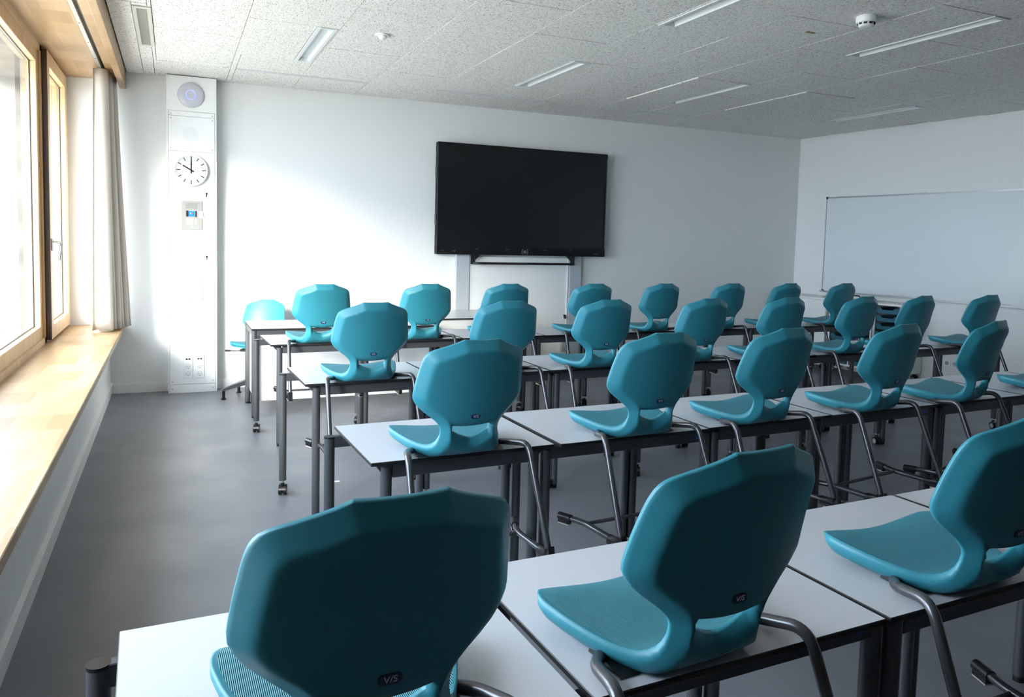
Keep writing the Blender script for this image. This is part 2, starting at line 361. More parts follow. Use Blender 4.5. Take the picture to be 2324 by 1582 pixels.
# ------------------------------------------------------------------ technical column beside the window
cx0, cx1, cy = -0.053, 0.367, 7.637; cm = .148
colm = thing('service_column', 'tall white wall column with clock, sockets and intercom beside the curtain', 'column', (cm, D, 0))
def cp(m, name, mt): o = m.build(name, mt, colm); o.matrix_parent_inverse = Matrix.Translation((-cm, -D, 0)); return o
cp(MB().box(cx0, cx1, cy+.012, D-.001, 0.0, 2.885), 'column_body', 'white_panel')
cp(MB().box(cx0, cx1, cy, cy+.012, 2.575, 2.885, bevel=.001), 'panel', 'white_panel')
for z0, z1 in ((2.530, 2.571), (2.216, 2.526), (1.412, 2.212), (1.370, 1.409), (1.118, 1.367), (.080, 1.115), (.0, .077)):
    cp(MB().box(cx0+.016, cx1-.016, cy+.001, cy+.012, z0, z1, bevel=.0015), 'panel', 'white_panel')
cp(MB().box(cx0, cx0+.013, cy, cy+.012, 0, 2.574).box(cx1-.013, cx1, cy, cy+.012, 0, 2.574), 'edge_strip', 'white_panel')
for z in (2.545, 2.505, 2.24, 1.388, 1.098, .105, .04):
    for x in (cx0+.035, cx1-.035): cp(MB().cyl((x, cy+.0012, z), (0,-1,0), .006, .0015, 12), 'screw', 'grey_plastic')
for z in (1.832, 1.254):
    cp(MB().cyl((.281, cy+.001, z+.008), (0,-1,0), .010, .0015, 16).box(.2765, .2855, cy-.0005, cy+.001, z-.022, z+.004), 'keyhole', 'clock_black')
m = MB(); cz = 2.366
for k in range(1, 11):
    r = k*.0066; n = max(6, int(k*5.2))
    for i in range(n):
        a = 2*math.pi*i/n; m.cyl((.149+r*math.cos(a), cy+.0012, cz+r*math.sin(a)), (0,-1,0), .0013, .0006, 5)
cp(m, 'speaker_grille', 'hole_grey')
def plate(x, z, kinds, nm):
    t = thing(nm[0], nm[1], nm[2], (x, cy+.001, z), 0, nm[3])
    fr = MB().box(-.041, .041, -.008, 0, -.115, .115, bevel=.002).build('cover_frame', 'white', t)
    for i, kd in enumerate(kinds):
        zc = .071-.071*i
        ins = MB().box(-.028, .028, -.0105, -.0078, zc-.028, zc+.028, bevel=.001).build(kd, 'white', t)
        if kd == 'socket_insert':
            mm = MB(); mm.lathe((0, -.0106, zc), (0,-1,0), [(.0215,0),(.0215,.0006),(.0195,.0008)], 24); mm.build('socket_rim', 'grey_plastic', ins)
            MB().cyl((0, -.0115, zc), (0,-1,0), .0193, .0004, 24).build('socket_well', 'white_trim', ins)
            MB().cyl((-.0095, -.012, zc), (0,-1,0), .0032, .0005, 10).cyl((.0095, -.012, zc), (0,-1,0), .0032, .0005, 10).box(-.003, .003, -.0125, -.012, zc-.019, zc-.014).build('contact_hole', 'dark_hole', ins)
        elif kd == 'data_insert':
            MB().box(-.020, -.003, -.0112, -.0105, zc-.012, zc+.002).box(.003, .020, -.0112, -.0105, zc-.012, zc+.002).build('jack', 'dark_hole', ins)
        else:
            MB().box(-.027, .027, -.0135, -.0105, zc-.027, zc+.027, bevel=.001).build('rocker', 'white', ins)
    return t
plate(.101, .972, ['switch_insert']*3, ('switch_plate', 'white triple light switch plate on the service column, the one nearer the curtain', 'switch', 'switch plates on the service column'))
plate(.203, .972, ['switch_insert']*3, ('switch_plate', 'white triple light switch plate on the service column, the one nearer the display', 'switch', 'switch plates on the service column'))
plate(.116, .249, ['data_insert', 'socket_insert', 'socket_insert'], ('socket_plate', 'white triple socket plate at the column foot, the one nearer the curtain', 'socket', 'socket plates on the service column'))
plate(.216, .249, ['data_insert', 'socket_insert', 'socket_insert'], ('socket_plate', 'white triple socket plate at the column foot, the one nearer the swivel chair', 'socket', 'socket plates on the service column'))
# wireless access point
ap = thing('access_point', 'round white wireless access point with glowing blue ring on the column', 'access point', (.150, cy, 2.718))
MB().lathe((0,0,0), (0,-1,0), [(.108,0),(.112,.005),(.112,.016),(.106,.021),(.07,.025),(.0005,.027)], 40).build('dome', 'ap_white', ap)
m = MB(); V = []
for i in range(36):
    a = 2*math.pi*i/36
    for r, y in ((.0390,-.0272),(.0440,-.0270)): V.append((r*math.cos(a), y-.0006, r*math.sin(a)))
m.add(V, [(2*i, 2*i+1, (2*i+3)%72, (2*i+2)%72) for i in range(36)]); m.build('light_ring', 'ring_blue', ap)
# clock
ck = thing('wall_clock', 'round white station clock with black hands showing ten o clock', 'clock', (.150, cy, 2.045))
MB().lathe((0,0,0), (0,-1,0), [(.135,0),(.142,.006),(.144,.030),(.140,.040),(.133,.041),(.131,.034)], 48).build('case', 'white', ck)
MB().cyl((0,-.030,0), (0,-1,0), .1325, .0045, 48).build('dial', 'clock_face', ck)
m = MB()
for i in range(60):
    a = math.pi/2-2*math.pi*i/60; big = i % 5 == 0; ra, rb, hw = (.090 if i % 15 == 0 else .094, .126, .0042) if big else (.117, .126, .0014)
    d = Vector((math.cos(a),0,math.sin(a))); q = Vector((-math.sin(a),0,math.cos(a))); y = Vector((0,-.0350,0))
    m.add([d*ra-q*hw+y, d*rb-q*hw+y, d*rb+q*hw+y, d*ra+q*hw+y], [(0,1,2,3)])
m.build('minute_marks', 'clock_black', ck)
def hand(ang, l0, l1, w0, w1, y, nm):
    d = Vector((math.cos(ang),0,math.sin(ang))); q = Vector((-math.sin(ang),0,math.cos(ang))); Y = Vector((0,y,0)); Y2 = Vector((0,y-.0015,0))
    P = [d*-l0-q*w0, d*l1-q*w1, d*l1+q*w1, d*-l0+q*w0]
    MB().add([p+Y for p in P]+[p+Y2 for p in P], [(0,1,2,3),(7,6,5,4),(0,4,5,1),(1,5,6,2),(2,6,7,3),(3,7,4,0)]).build(nm, 'clock_black', ck)
hand(math.pi/2, .030, .118, .0055, .0042, -.0375, 'minute_hand'); hand(math.radians(150), .026, .083, .0068, .0055, -.0358, 'hour_hand')
MB().cyl((0,-.0355,0), (0,-1,0), .007, .005, 16).build('hub', 'clock_black', ck)
MB().lathe((0,-.0405,0), (0,-1,0), [(.1335,0),(.10,.0045),(.05,.0075),(.0005,.0085)], 40).build('crystal', 'glass', ck)
MB().box(-.022, .022, -.0352, -.0346, .0505, .0545).build('dial_print', 'print_grey', ck)
# intercom
ic = thing('intercom', 'brushed steel intercom panel with small blue display on the column', 'intercom', (.156, cy, 1.638))
MB().box(-.088, .088, -.006, 0, -.132, .132, bevel=.002).build('front_plate', 'steel_plate', ic)
m = MB()
for i in range(12):
    for j in range(7): m.cyl((-.048+i*.0083, -.0061, .064+j*.0078), (0,-1,0), .0022, .0005, 6)
m.build('speaker_holes', 'dark_hole', ic)
MB().box(-.050, -.030, -.008, -.006, -.012, .042).box(.027, .040, -.008, -.006, -.014, .041).build('camera_window', 'black_plastic', ic)
dsp = MB().box(-.030, .022, -.0078, -.006, -.010, .038).build('display', 'screen_blue', ic)
MB().add([(-.017,-.0081,.021),(-.011,-.0081,.026),(-.005,-.0081,.018),(-.012,-.0081,.008)], [(0,1,2,3)], 0).add([(-.008,-.0083,.015),(0,-.0083,.024),(.007,-.0083,.014),(-.004,-.0083,.005)], [(0,1,2,3)], 1).build('display_mark', ['white', 'red'], dsp)
for k in range(3):
    MB().box(-.048, .008, -.0072, -.006, -.042-k*.019, -.031-k*.019).build('name_strip', 'white', ic)
    MB().box(.025, .041, -.0075, -.006, -.044-k*.019, -.030-k*.019, bevel=.001).build('call_button', 'grey_plastic', ic)
for x in (-.078, .078):
    for z in (-.122, .122): MB().cyl((x,-.006,z), (0,-1,0), .005, .0015, 10).build('screw', 'alu', ic)
MB().box(-.006, .006, -.0072, -.006, -.106, -.095).build('sensor', 'white', ic)
tg = MB().prism([(.060,-.020),(.090,-.022),(.097,-.018),(.088,.036),(.060,.038)], 'y', -.012, -.0065).build('note_tag', 'white', None, (.156, cy, 1.638)); tag(tg, 'small white paper tag clipped to the intercom edge', 'tag')

# ------------------------------------------------------------------ interactive screen on its lift
tv = thing('interactive_display', 'large black flat interactive display on the front wall', 'screen', (3.52, D, 1.321))
x0, x1, z0, z1 = -1.014, 1.014, 0.0, 1.164; yf = -.125
MB().box(x0, x1, yf, yf+.075, z0, z1, bevel=.006).build('housing', 'bezel', tv)
MB().box(x0+.035, x1-.035, yf-.0025, yf, .085, z1-.030).build('screen', 'screen', tv)
MB().box(x1-.013, x1-.009, yf-.003, yf, .09, z1-.05).build('edge_light_strip', 'print_grey', tv)
for zz in (.31, .80): MB().box(x0-.012, x0-.001, yf+.010, yf+.05, zz, zz+.11, bevel=.004).build('side_grip', 'black_plastic', tv)
for xx in (-.56, -.21, .25, .56): MB().box(xx-.02, xx+.02, yf-.0015, yf, .060, .064).build('speaker_mark', 'print_grey', tv)
m = MB(); V = []
for sgn in (-1, 1):
    o = len(V)
    for i in range(13):
        a = math.radians(-55+110*i/12)
        for r in (.030, .040): V.append((sgn*r*math.cos(a), yf-.001, .040+r*math.sin(a)))
    m.add(V[o:], [(2*i, 2*i+1, 2*i+3, 2*i+2) for i in range(12)])
m.cyl((0, yf, .040), (0,-1,0), .018, .002, 20); m.build('power_mark', 'print_grey', tv)
for txt, xx, sz in (('Prowise', .89, .022),):
    t_ = put(text_mesh(txt, sz, 'maker_lettering', .0003), 'maker_lettering', tv, (xx, yf-.001, .030)); t_.rotation_euler = (math.pi/2,0,0); t_.data.materials.append(MATS['print_grey'])
MB().box(-.965, -.958, yf-.001, yf, .035, .042).box(-.945, -.938, yf-.001, yf, .035, .042).box(-.83, -.822, yf-.001, yf, .03, .046).box(-.812, -.806, yf-.001, yf, .03, .046).build('port_marks', 'print_grey', tv)
MB().box(-.55, .55, yf+.075, -.052, .30, .95).build('mount_plate', 'black_plastic', tv)
lf = thing('display_lift', 'two grey lift posts with white cover panel under the display', 'stand', (3.52, D, 0))
for xx in (2.757, 4.123):
    MB().box(xx-3.52, xx-3.52+.150, -.050, -.001, 0, 2.20, bevel=.002).build('lift_post', 'post_grey', lf)
MB().box(2.918-3.52, 4.120-3.52, -.032, -.001, .06, 1.300, bevel=.002).build('cover_panel', 'white_panel', lf)
MB().box(4.098-3.52, 4.112-3.52, -.040, -.032, .06, 1.300).build('edge_trim', 'white', lf)
MB().cyl((4.076-3.52, -.033, .644), (0,-1,0), .011, .025, 14).box(4.071-3.52, 4.081-3.52, -.065, -.034, .610, .640).build('lock_knob', 'black_plastic', lf)
MB().box(4.035-3.52, 4.125-3.52, -.075, -.033, .235, .350, bevel=.003).build('junction_box', 'alu_paint', lf)
tr = thing('display_tray', 'black tubular pen tray hung on two brackets below the display', 'tray', (3.52, D, 1.22))
for sx in (-1, 1):
    o = -.625 if sx < 0 else .575
    MB().prism([(o, .105),(o+.05,.105),(o+.05+(.06 if sx<0 else 0),.098),(o+.05,.045),(o+.05,.0),(o,.0)] if sx < 0 else [(o-.06,.098),(o,.105),(o+.05,.105),(o+.05,0),(o,0),(o,.045)], 'y', -.118, -.108).build('bracket', 'black_plastic', tr)
MB().tube(fillet([(-.60,-.110,.012),(-.55,-.150,.012),(.60,-.150,.012),(.615,-.113,.012)], .03), .013, 12).build('bar', 'black_plastic', tr)

# ------------------------------------------------------------------ whiteboard, right-hand wall
def rw(y, off=0.0): return xr(y)-off
ANG = math.atan(-KR)          # wall direction: x grows as y falls
wb = thing('whiteboard', 'long white marker board with thin aluminium edge on the side wall', 'whiteboard', (rw(5.28), 5.28, 0), -math.atan(-KR))
wb.rotation_euler.z = math.atan(KR)
WBL = 2.02
MB().box(-.020, -.002, -WBL, WBL, .960, 2.105).build('board', 'whiteboard', wb)
MB().box(-.024, -.001, -WBL, WBL, 2.105, 2.122).box(-.024, -.001, WBL, WBL+.012, .945, 2.122).box(-.024, -.001, -WBL-.012, -WBL, .945, 2.122).build('edge_frame', 'alu', wb)
MB().box(-.075, -.001, -WBL, WBL, .936, .946).box(-.078, -.072, -WBL, WBL, .936, .957).build('pen_ledge', 'alu', wb)
for yy, zz in ((WBL+.004, 2.113), (WBL+.004, .952)): MB().box(-.027, -.0005, yy-.012, yy+.012, zz-.014, zz+.014, bevel=.003).build('corner_cap', 'black_plastic', wb)
for yy in (1.85, .75, -.1): MB().box(-.028, -.001, yy-.03, yy+.03, 2.118, 2.126).build('rail_clip', 'alu', wb)
for k, yy in enumerate((5.640, 5.555)):
    s = thing('wall_socket', ['white wall socket below the whiteboard, the one nearer the tray trolley', 'white wall socket below the whiteboard, the one farther from the tray trolley'][k], 'socket', (rw(yy)-.001, yy, .275), math.atan(KR), 'twin sockets below the whiteboard')
    fr = MB().box(-.009, 0, -.040, .040, -.040, .040, bevel=.002).build('cover_frame', 'white', s)
    MB().lathe((-.0092,0,0), (-1,0,0), [(.0225,0),(.0225,.001),(.020,.0014)], 24).build('socket_rim', 'grey_plastic', s)
    MB().cyl((-.0092,0,0), (-1,0,0), .0195, .0012, 24).build('socket_well', 'white_trim', s)
    MB().cyl((-.0104,-.0095,0), (-1,0,0), .0032, .0006, 10).cyl((-.0104,.0095,0), (-1,0,0), .0032, .0006, 10).build('contact_hole', 'dark_hole', s)

# trolleys by the side wall
def castor_mesh():
    """twin-wheel castor hanging from a stem; origin on the floor, stem top at z=.085"""
    m = MB()
    for sx in (-1, 1):
        a = sx*.006; m.cyl((a, .012, .028), (sx,0,0), .028, .016, 22, 0); m.cyl((a+sx*.0161, .012, .028), (sx,0,0), .019, .0012, 20, 1)
    m.lathe((-.0055,.012,.028), (1,0,0), [(.020,0),(.020,.011)], 16, 0)
    n = 9; P = [(.012+.033*math.cos(math.radians(20+150*i/(n-1))), .028+.033*math.sin(math.radians(20+150*i/(n-1)))) for i in range(n)]
    Q = [(.012+.029*math.cos(math.radians(20+150*i/(n-1))), .028+.029*math.sin(math.radians(20+150*i/(n-1)))) for i in range(n)]
    for i in range(n-1): m.prism([P[i], P[i+1], Q[i+1], Q[i]], 'x', -.020, .020, 0)
    m.box(-.012, .012, .040, .062, .032, .038, 0, .002)
    m.cyl((0,0,.055), (0,0,1), .011, .018, 14, 0); m.cyl((0,0,.072), (0,0,1), .0055, .016, 12, 2)
    return m.mesh('castor', ['black_plastic', 'grey_plastic', 'alu'])
CASTOR = castor_mesh()
def trolley(yc, ln, kind, label, cat):
    o = thing('storage_trolley', label, cat, (rw(yc)-.22, yc, 0), math.atan(KR))
    z0, z1, dx, h = .115, .865, .20, ln/2
    c = MB(); c.box(-dx, dx, -h, -h+.018, z0, z1).box(-dx, dx, h-.018, h, z0, z1).box(-dx, dx, -h+.018, h-.018, z0, z0+.02).box(dx-.012, dx, -h+.018, h-.018, z0+.02, z1)
    c.build('carcass', 'white', o); MB().box(-dx-.004, dx, -h, h, z1, z1+.022, bevel=.002).build('top_board', 'white', o)
    for x in (-dx+.05, dx-.05):
        for y in (-h+.05, h-.05):
            w = put(CASTOR, 'castor', o, (x, y, .028), random.uniform(0,3)); MB().box(-.022, .022, -.022, .022, .058, .060).build('mount_plate', 'alu', w)
    if kind == 'door':
        for k in (-1, 1):
            d = MB().box(-dx-.018, -dx-.001, min(k*.002, k*(h-.003)), max(k*.002, k*(h-.003)), z0+.004, z1-.003, bevel=.001).build('door', 'white', o)
            MB().tube(fillet([(-dx-.018,k*.03,.52),(-dx-.045,k*.03,.52),(-dx-.045,k*.03,.60),(-dx-.018,k*.03,.60)], .008), .004, 8).build('handle', 'alu', d)
    else:
        n = 8; p = (z1-z0-.03)/n
        for side in (-1, 1):
            MB().box(-dx+.004, -dx+.034, side*(h-.019)-.006, side*(h-.019)+.006, z0+.02, z1).build('runner_post', 'alu', o)
        if kind == 'trays': MB().box(-dx+.004, dx-.02, -.008, .008, z0+.02, z1).build('divider', 'white', o)
        for a, b in ([(-h+.03, -.014), (.014, h-.03)] if kind == 'trays' else [(-h+.03, h-.03)]):
            for k in range(n):
                zb = z0+.028+k*p; t = MB()
                t.box(-dx+.012, dx-.04, a+.01, b-.01, zb+.004, zb+.008); t.box(-dx+.012, dx-.04, a+.01, a+.013, zb+.004, zb+p*.72); t.box(-dx+.012, dx-.04, b-.013, b-.01, zb+.004, zb+p*.72)
                t.prism([(a,zb+p*.74),(a,zb+p*.60),(a+.02,zb+.004),(b-.02,zb+.004),(b,zb+p*.60),(b,zb+p*.74),(b-.05,zb+p*.74),(b-.075,zb+p*.48),(a+.075,zb+p*.48),(a+.05,zb+p*.74)], 'x', -dx+.004, -dx+.012)
                t.build('drawer_tray', 'tray_teal', o)
    return o
trolley(7.29, .84, 'door', 'white two door storage trolley in the corner by the side wall', 'cabinet')
t2 = trolley(6.55, .58, 'trays', 'white trolley of dark teal trays with a push handle on top', 'cabinet')
MB().tube(fillet([(-.17,.10,.887),(-.17,.10,.945),(-.17,-.10,.945),(-.17,-.10,.887)], .03), .008, 10).build('push_handle', 'black_plastic', t2)
trolley(6.075, .34, 'single', 'narrow white trolley with one stack of dark teal trays by the side wall', 'cabinet')

# ------------------------------------------------------------------ ceiling fittings
for (a, b, p, q) in LIGHTS:
    mx, my = (a+b)/2, (p+q)/2
    far = 'over the front rows' if my > 5 else 'over the back rows'
    ci = round((mx-TX0)/TW-.5); order = {1: 'nearest the windows', 5: 'second from the windows', 7: 'third from the windows', 11: 'nearest the whiteboard'}[ci]
    L = thing('ceiling_light', 'switched-off narrow recessed ceiling light %s, %s' % (far, order), 'ceiling light', (mx, my, H), 0, 'recessed ceiling lights')
    hx, hy = (b-a)/2-.003, (q-p)/2-.003
    MB().box(-hx, -hx+.026, -hy, hy, -.006, .012, bevel=.001).box(hx-.026, hx, -hy, hy, -.006, .012, bevel=.001).box(-hx+.026, hx-.026, -hy, -hy+.03, -.006, .012).box(-hx+.026, hx-.026, hy-.03, hy, -.006, .012).build('frame', 'lamp_white', L)
    m = MB(); iy = hy-.03; ix = hx-.026
    m.add([(-ix,-iy,-.004),(-ix,iy,-.004),(-ix+.012,iy,.030),(-ix+.012,-iy,.030)], [(0,1,2,3)]); m.add([(ix,-iy,-.004),(ix,iy,-.004),(ix-.012,iy,.030),(ix-.012,-iy,.030)], [(0,1,2,3)])
    for sy in (-1, 1): m.add([(-ix,sy*iy,-.004),(ix,sy*iy,-.004),(ix,sy*(iy-.004),.030),(-ix,sy*(iy-.004),.030)], [(0,1,2,3)])
    m.build('reflector', 'lamp_white', L); MB().box(-ix+.005, ix-.005, -iy, iy, .028, .034).build('diffuser', 'diffuser', L)
for k, (a, b, p, q) in enumerate(SLOTS):
    g = thing('wall_washer', ['slim ceiling slot light along the front wall by the column', 'slim ceiling slot light along the front wall above the display', 'slim ceiling slot light along the front wall beyond the display'][k], 'ceiling light', ((a+b)/2, (p+q)/2, H), 0, 'slot lights along the front wall')
    hx, hy = (b-a)/2-.003, (q-p)/2-.002
    MB().box(-hx, hx, -hy, -hy+.012, -.005, .012).box(-hx, hx, hy-.012, hy, -.005, .012).box(-hx, -hx+.012, -hy+.012, hy-.012, -.005, .012).box(hx-.012, hx, -hy+.012, hy-.012, -.005, .012).build('frame', 'lamp_white', g)
    MB().box(-hx+.01, hx-.01, -hy+.01, hy-.01, .010, .016).build('diffuser', 'diffuser', g)
vt = thing('ceiling_vent', 'narrow louvred air vent in the ceiling beside the window pelmet', 'vent', ((VENT[0]+VENT[1])/2, (VENT[2]+VENT[3])/2, H))
hx, hy = (VENT[1]-VENT[0])/2-.002, (VENT[3]-VENT[2])/2-.004
MB().box(-hx, -hx+.024, -hy, hy, -.006, .012).box(hx-.024, hx, -hy, hy, -.006, .012).box(-hx+.024, hx-.024, -hy, -hy+.045, -.006, .012).box(-hx+.024, hx-.024, hy-.045, hy, -.006, .012).build('frame', 'vent', vt)
MB().box(-hx+.02, hx-.02, -hy+.04, hy-.04, .012, .016).build('backing', 'vent_dark', vt)
sl = MB().prism([(-.002,-.004),(.001,-.004),(.006,.010),(.003,.010)], 'x', -hx+.024, hx-.024).mesh('louvre', 'vent')
n = 84
for k in range(n): put(sl, 'louvre', vt, (0, -hy+.05+(2*hy-.10)*k/(n-1), 0))
sd = thing('smoke_detector', 'round white smoke detector with dark vents on the ceiling', 'smoke detector', (3.867, 3.52, H))
MB().lathe((0,0,0), (0,0,-1), [(.058,0),(.060,.004),(.060,.034),(.056,.040)], 32).build('base', 'white', sd)
MB().lathe((0,0,-.040), (0,0,-1), [(.050,0),(.046,.016)], 32).build('chamber', 'white_trim', sd)
m = MB()
for i in range(10):
    a = 2*math.pi*i/10; d = Vector((math.cos(a),math.sin(a),0)); q = Vector((-d.y,d.x,0)); P0 = d*.0505; 
    m.add([P0-q*.011+Vector((0,0,-.042)), P0+q*.011+Vector((0,0,-.042)), d*.0478+q*.010+Vector((0,0,-.053)), d*.0478-q*.010+Vector((0,0,-.053))], [(0,1,2,3)])
m.build('vent_slots', 'dark_hole', sd)
MB().lathe((0,0,-.056), (0,0,-1), [(.046,0),(.044,.005),(.030,.010),(.0005,.011)], 32).build('cap', 'white', sd)
pd = thing('presence_sensor', 'small white domed presence sensor on the ceiling', 'sensor', (1.347, 5.40, H))
MB().lathe((0,0,0), (0,0,-1), [(.052,0),(.052,.006),(.046,.009)], 32).build('flange', 'white', pd); MB().lathe((0,0,-.008), (0,0,-1), [(.030,0),(.029,.012),(.020,.022),(.0005,.026)], 28).build('dome', 'white', pd)

# ------------------------------------------------------------------ student tables
TBW, TBD, PITCHX = .700, .550, .712
def tri_top():
    m = MB(); m.box(0, TBW, 0, TBD, T-.013, T, 1, .0018)
    me = m.mesh('tabletop', ['laminate', 'black_edge'])
    for p in me.polygons:
        if abs(p.normal.z) > .9: p.material_index = 0
    return me
def leg_mesh(castor):
    m = MB(); r = .0205
    if castor:
        m.cyl((0,0,.088), (0,0,1), r, .606, 20, 0); m.cyl((0,0,.694), (0,0,1), r+.0008, .007, 20, 1)
    else:
        m.cyl((0,0,.022), (0,0,1), r, .675, 20, 0); m.cyl((0,0,.002), (0,0,1), r-.002, .020, 18, 1)
    return m.mesh('leg', ['steel', 'black_plastic'])
def make_table():
    """castor legs stand outside the top on the far side, glide legs inside on the near side; origin at the near window-side corner on the floor"""
    o = thing('student_table', 'x', 'table'); put(TOPM, 'tabletop', o)
    for x in (.065, TBW-.065): put(LEGG, 'leg', o, (x, .045, 0))
    for x in (-.032, TBW+.032):
        l = put(LEGC, 'leg', o, (x, TBD-.060, 0)); put(CASTOR, 'castor', l, (0,0,0), random.uniform(-1.2,1.2))
    MB().box(.085, TBW-.085, .032, .058, T-.068, T-.0135, bevel=.002).build('front_rail', 'steel', o)
    MB().box(-.032, TBW+.032, TBD-.073, TBD-.047, T-.068, T-.024, bevel=.002).box(.02, TBW-.02, TBD-.068, TBD-.052, T-.030, T-.0135).build('rear_rail', 'steel', o)
    for x in (.065, TBW-.065): MB().box(x-.0125, x+.0125, .060, TBD-.070, T-.055, T-.0135).build('side_rail', 'steel', o)
    MB().prism([(.022, T-.0135),(.065, T-.0135),(.065, T-.075)], 'y', .041, .049).prism([(TBW-.022, T-.0135),(TBW-.065, T-.0135),(TBW-.065, T-.075)], 'y', .041, .049).build('gusset', 'steel', o)
    MB().tube([(.10,.29,T-.075),(TBW-.10,.29,T-.075)], .008, 10).box(.10, .115, .28, .30, T-.075, T-.0135).box(TBW-.115, TBW-.10, .28, .30, T-.075, T-.0135).build('tilt_rod', 'steel', o)
    MB().cyl((.02, TBD-.047, T-.046), (0,1,0), .0085, .002, 18).build('blue_button', 'blue_dot', o)
    return o
TOPM, LEGC, LEGG = tri_top(), leg_mesh(True), leg_mesh(False)
SLOPE = .032            # the rows stand slightly askew in the room
ROWS = {4: dict(near=1.028, x0=-.080, n=4, what='back row by the windows aisle'), 3: dict(near=2.490, x0=.606, n=7), 2: dict(near=3.948, x0=.606, n=8), 1: dict(near=5.452, x0=.606, n=8)}
RNAME = {1: 'front row nearest the display', 2: 'second row from the display', 3: 'third row from the display', 4: 'back row'}
ORD = ['first', 'second', 'third', 'fourth', 'fifth', 'sixth', 'seventh', 'eighth']
proto = make_table(); used = False
JX = {(3,0): (-.006, 0), (3,1): (.004, -.008), (4,1): (.003, .004), (2,3): (.0, .006), (1,1): (0, -.004)}
for r in (4, 3, 2, 1):
    R = ROWS[r]
    for i in range(R['n']):
        t = proto if not used else copy_tree(proto); used = True
        dx, dy = JX.get((r,i), (random.uniform(-.002,.002), random.uniform(-.004,.004)))
        X, Y = R['x0']+i*PITCHX+dx, R['near']+dy+SLOPE*(i*PITCHX)
        if i % 2: t.location = (X+TBW-TBD*math.sin(SLOPE), Y+TBD+TBW*math.sin(SLOPE), 0); t.rotation_euler.z = math.pi+SLOPE
        else: t.location = (X, Y, 0); t.rotation_euler.z = SLOPE
        t['label'] = 'white single student table, %s, %s from the windows' % (RNAME[r], ORD[i]); t['group'] = 'student tables in rows'

